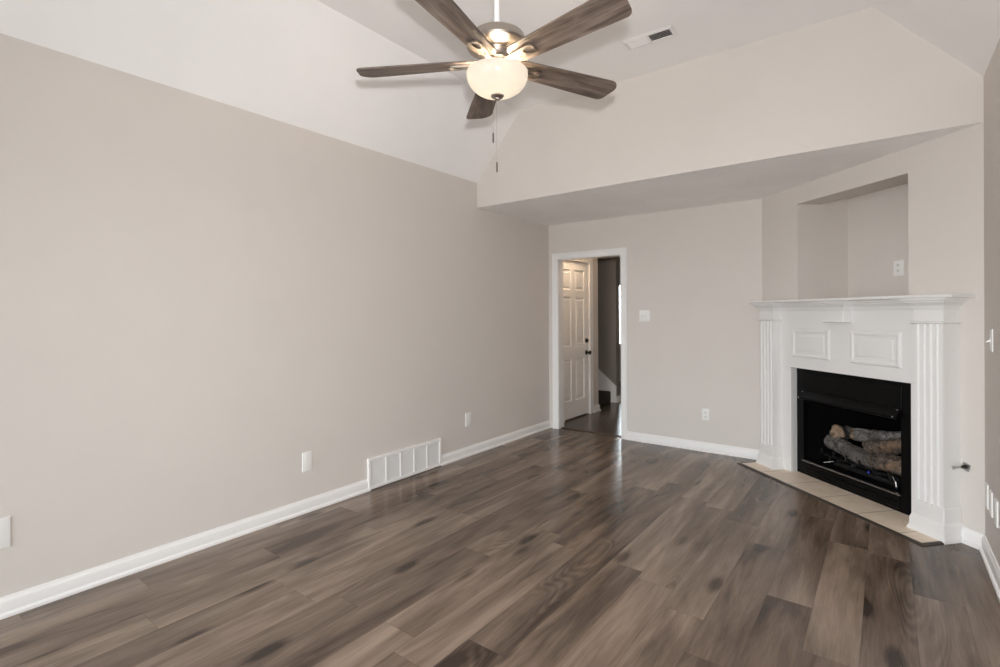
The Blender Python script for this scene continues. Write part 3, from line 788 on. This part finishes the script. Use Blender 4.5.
for y, lb in ((3.848, 'white wall plate low on the right wall, nearest the fireplace of three'), (3.708, 'white wall plate low on the right wall, middle of three'), (3.550, 'white wall plate low on the right wall, closest to the photo edge of three')):
    e = wall_item('wall_plate', (XR, y, 0.340), ROT['right']); p = plate(e, 0.072, 0.132, 0.008); screws(p, [(0, 0.030), (0, -0.030)])
    tag(e, lb, 'wall plate', 'three plates low on the right wall')

# return air grille at the foot of the left wall
GY0, GY1, GZ = 2.490, 3.296, 0.248
e = wall_item('return_air_grille', (XL, (GY0+GY1)/2, 0.0), ROT['left'])
hw = (GY1-GY0)/2; b = 0.026; n = 5
m = MB()
m.bbox(-hw, -hw+b, -0.022, 0, 0.004, GZ, 0.004); m.bbox(hw-b, hw, -0.022, 0, 0.004, GZ, 0.004)
m.bbox(-hw+b-0.004, hw-b+0.004, -0.022, 0, GZ-b, GZ, 0.004); m.bbox(-hw+b-0.004, hw-b+0.004, -0.022, 0, 0.004, 0.004+b, 0.004)
m.build('grille_frame', M['trim'], e)
cw = (2*hw-2*b)/n
for i in range(1, n):
    m = MB(); x = -hw+b+i*cw; m.bbox(x-0.006, x+0.006, -0.021, -0.002, 0.004+b, GZ-b, 0.002); m.build('divider', M['trim'], e)
for i in range(n):
    m = MB(); x0 = -hw+b+i*cw+(0.006 if i else 0); x1 = -hw+b+(i+1)*cw-(0.006 if i < n-1 else 0)
    N = 20; H0 = 0.004+b; H1 = GZ-b
    for k in range(N):
        z = H0+(k+0.5)*(H1-H0)/N
        m.loft([[(x0, -0.017, z-0.0052), (x1, -0.017, z-0.0052), (x1, -0.0165, z-0.0040), (x0, -0.0165, z-0.0040)], [(x0, -0.004, z+0.0046), (x1, -0.004, z+0.0046), (x1, -0.0035, z+0.0058), (x0, -0.0035, z+0.0058)]], True)
    m.build('louver_bank', M['trim'], e, smooth=0)
m = MB(); m.box(-hw+0.01, hw-0.01, -0.0015, 0.001, 0.01, GZ-0.01); k = m.build('duct_backing', M['backing'], e)
tag(e, 'white return air grille with five louvred sections at the foot of the left wall', 'air grille')

# ceiling register on the flat part of the ceiling
CVX, CVY = -1.283, 3.403
zc = ZA+(CVX-XA)/(XB-XA)*(ZB-ZA)
e = empty('ceiling_vent', (CVX, CVY, zc), R(1.5))
W2, H2 = 0.172, 0.072
m = MB()
L = []
for ins_, d in ((0, 0), (0.0, 0.002), (0.018, 0.010), (0.024, 0.010), (0.024, 0.0)):
    L.append([(-W2+ins_, -H2+ins_, -d), (W2-ins_, -H2+ins_, -d), (W2-ins_, H2-ins_, -d), (-W2+ins_, H2-ins_, -d)])
m.loft(L, False); m.box(-0.005, 0.005, -H2+0.02, H2-0.02, -0.010, 0); m.build('vent_frame', M['trim'], e, smooth=20)
for sgn, nm in ((-1, 'louver_bank'), (1, 'louver_bank')):
    m = MB(); x0, x1 = (-W2+0.024, -0.005) if sgn < 0 else (0.005, W2-0.024)
    N = 5
    for k in range(N):
        y = -H2+0.024+(k+0.5)*(2*H2-0.048)/N
        ya, yb = (y-0.0065, y+0.0055) if sgn > 0 else (y+0.0065, y-0.0055)
        m.loft([[(x0, ya, -0.0095), (x1, ya, -0.0095), (x1, ya+0.002, -0.0080), (x0, ya+0.002, -0.0080)], [(x0, yb, -0.001), (x1, yb, -0.001), (x1, yb+0.001, 0), (x0, yb+0.001, 0)]], True)
    m.build(nm, M['trim'], e, smooth=0)
m = MB(); m.box(-W2+0.02, W2-0.02, -H2+0.02, H2-0.02, -0.0008, 0.0008); m.build('duct_backing', M['backing'], e)
tag(e, 'white supply vent with two louvre banks on the flat ceiling', 'ceiling vent')

# ================================================================== CEILING FAN
FXC, FYC = -1.377, 1.804
ZC = ZA+(FXC-XA)/(XB-XA)*(ZB-ZA)
FDZ = -0.014                              # body height fine adjustment
fan = empty('ceiling_fan', (FXC, FYC, FDZ))
tag(fan, 'five blade wooden ceiling fan with brushed nickel body and lit glass bowl', 'ceiling fan')
m = MB(); m.lathe([(0.0, ZC-FDZ), (0.068, ZC-FDZ), (0.068, ZC-0.012), (0.062, ZC-0.03), (0.04, ZC-0.055), (0.018, ZC-0.062), (0.0, ZC-0.062)], 32); m.build('canopy', M['nickel'], fan)
m = MB(); m.lathe([(0.0, 2.62), (0.0125, 2.62), (0.0125, ZC-0.03), (0.0, ZC-0.03)], 20); m.build('downrod', M['rod'], fan)
m = MB(); m.lathe([(0.0, 2.622), (0.030, 2.622), (0.095, 2.618), (0.116, 2.612), (0.122, 2.606), (0.1225, 2.600), (0.130, 2.586), (0.1375, 2.574), (0.1385, 2.567), (0.133, 2.559), (0.112, 2.551), (0.085, 2.546), (0.070, 2.545), (0.066, 2.543), (0.064, 2.538), (0.0, 2.538)], 56)
mh = m.build('motor_housing', M['nickel'], fan)
m = MB(); m.lathe([(0.060, 2.548), (0.062, 2.545), (0.062, 2.540), (0.058, 2.537), (0.056, 2.534), (0.054, 2.516), (0.056, 2.512), (0.062, 2.508), (0.062, 2.500), (0.056, 2.496), (0.0, 2.496)], 48); m.build('neck', M['nickel'], fan)
m = MB(); m.lathe([(0.0, 2.498), (0.050, 2.498), (0.052, 2.494), (0.052, 2.486), (0.048, 2.482), (0.048, 2.466), (0.040, 2.462), (0.012, 2.460), (0.010, 2.355), (0.0, 2.355)], 40); m.build('switch_housing', M['nickel'], fan)
# glass bowl, open at the top, with thickness
outer = []
for k in range(15):
    t = k/14*PI/2
    outer.append((0.137*math.cos(t)**0.86 if k < 14 else 0.012, 2.444-0.098*math.sin(t)**0.96))
inner = [(max(0.010, r-0.004), z+0.004) for r, z in outer]
rim = [(0.133, 2.450), (0.135, 2.451), (0.1368, 2.448)]
m = MB(); m.lathe(list(reversed(inner))+rim+outer, 64)
bowl = m.build('glass_bowl', M['bowl'], fan)
m = MB(); m.lathe([(0.0, 2.326), (0.008, 2.327), (0.012, 2.331), (0.013, 2.334), (0.024, 2.338), (0.029, 2.343), (0.029, 2.348), (0.018, 2.351), (0.0, 2.352)], 32); m.build('finial', M['nickel'], bowl)
for a in (0.7, 2.8, 4.9):
    x, y = 0.068*math.cos(a), 0.068*math.sin(a)
    m = MB(); m.lathe([(0, 0.030), (0.012, 0.028), (0.013, 0.012), (0.018, 0.0), (0.021, -0.014), (0.016, -0.028), (0, -0.034)], 14, (x, y, 2.440)); m.build('light_bulb', M['bulb'], fan)
# blades
ANG0 = -2.634
def blade_outline():
    pts = []; r0, r1 = 0.088, 0.653; w0, w1 = 0.056, 0.075
    def arc(cx, cy, rad, a0, a1, n=7): return [(cx+rad*math.cos(R(a0+(a1-a0)*k/n)), cy+rad*math.sin(R(a0+(a1-a0)*k/n))) for k in range(n+1)]
    pts += arc(r0+0.042, -w0+0.042, 0.042, 180, 270)
    pts += [(0.40, -0.0675)]
    pts += arc(r1-0.055, -w1+0.055, 0.055, 270, 360)
    pts += arc(r1-0.032-0.012, w1-0.032, 0.032, 10, 90)
    pts += [(0.40, 0.0675)]
    pts += arc(r0+0.042, w0-0.042, 0.042, 90, 180)
    return pts
def iron_mesh():
    m = MB(); N = 28; out_, inn = [], []
    for k in range(N):
        t = 2*PI*k/N; cx, sy = math.cos(t), math.sin(t)
        # tapered pad: narrow at the hub, wide and squared off at the far end
        px, py = math.copysign(abs(cx)**0.55, cx), math.copysign(abs(sy)**0.55, sy)
        x = 0.146+0.076*px; wv = 0.012+0.024*(x-0.070)/0.152
        out_.append((x, wv*py))
        xi = 0.184+0.024*px; wi = 0.011+0.010*(xi-0.160)/0.048
        inn.append((xi, wi*py))
    za, zb = -0.0125, -0.0060
    L = [[(x, y, za) for x, y in out_], [(x, y, zb) for x, y in out_], [(x, y, zb) for x, y in inn], [(x, y, za) for x, y in inn], [(x, y, za) for x, y in out_]]
    m.loft(L, False)
    # raised rib around the slot and arm to the hub
    m.loft([[(0.046, -0.016, -0.002), (0.046, 0.016, -0.002), (0.046, 0.013, 0.016), (0.046, -0.013, 0.016)],
            [(0.075, -0.015, -0.010), (0.075, 0.015, -0.010), (0.075, 0.012, 0.004), (0.075, -0.012, 0.004)],
            [(0.110, -0.020, -0.0130), (0.110, 0.020, -0.0130), (0.110, 0.018, -0.006), (0.110, -0.018, -0.006)]], True)
    return m
proto = None
for k in range(5):
    if proto is None:
        m = MB(); o_ = blade_outline()
        ix = [(x*1.0, y*0.985) for x, y in o_]
        L = [[(x, y, -0.0035) for x, y in ix], [(x, y, -0.0020) for x, y in o_], [(x, y, 0.0020) for x, y in o_], [(x, y, 0.0035) for x, y in ix]]
        m.loft(L, True)
        bl = m.build('fan_blade', M['blade'], fan, smooth=35)
        ir = iron_mesh().build('blade_iron', M['nickel'], bl, smooth=35)
        for (sx, sy_) in ((0.215, 0.0), (0.125, 0.010), (0.125, -0.010)):
            m = MB(); m.lathe([(0.006, 0), (0.0055, -0.002), (0, -0.0035)], 12, (sx, sy_, -0.0124)); s = m.build('screw', M['nickel'], bl)
        proto = bl
    else:
        bl = copy_tree(proto, fan)
    bl.location = (0, 0, 2.494)
    bl.rotation_mode = 'XYZ'
    bl.rotation_euler = (R(-11), 0, ANG0+k*2*PI/5)
# pull chains below the bowl
dv = Vector((FXC, FYC, 0)).normalized(); rt = Vector((dv.y, -dv.x, 0))
for off, zlow, lb in ((-0.020, 2.137, 'shorter pull chain'), (-0.004, 2.006, 'longer pull chain')):
    x, y = rt.x*off, rt.y*off
    m = MB(); z = 2.345; zt = zlow+0.045
    m.tube([(x, y, z), (x, y, zt)], 0.0005, 6)
    k_ = 0
    while z > zt:
        m.lathe([(0, 0.0010), (0.0010, 0), (0, -0.0010)], 6, (x, y, z)); z -= 0.006
    ch = m.build('pull_chain', M['nickel'], fan); ch['label'] = lb
    m = MB(); m.lathe([(0.0, zt+0.002), (0.0024, zt), (0.0034, zt-0.004), (0.0036, zlow+0.004), (0.0026, zlow), (0, zlow)], 12, (x, y, 0)); m.build('pull_pendant', M['bronze'], ch)
# the lamp's own light, inside the bowl
light('fan_lamp_light', 'POINT', (FXC, FYC, 2.426), 22.0, (1.0, 0.80, 0.58), shadow_soft_size=0.05).parent = None
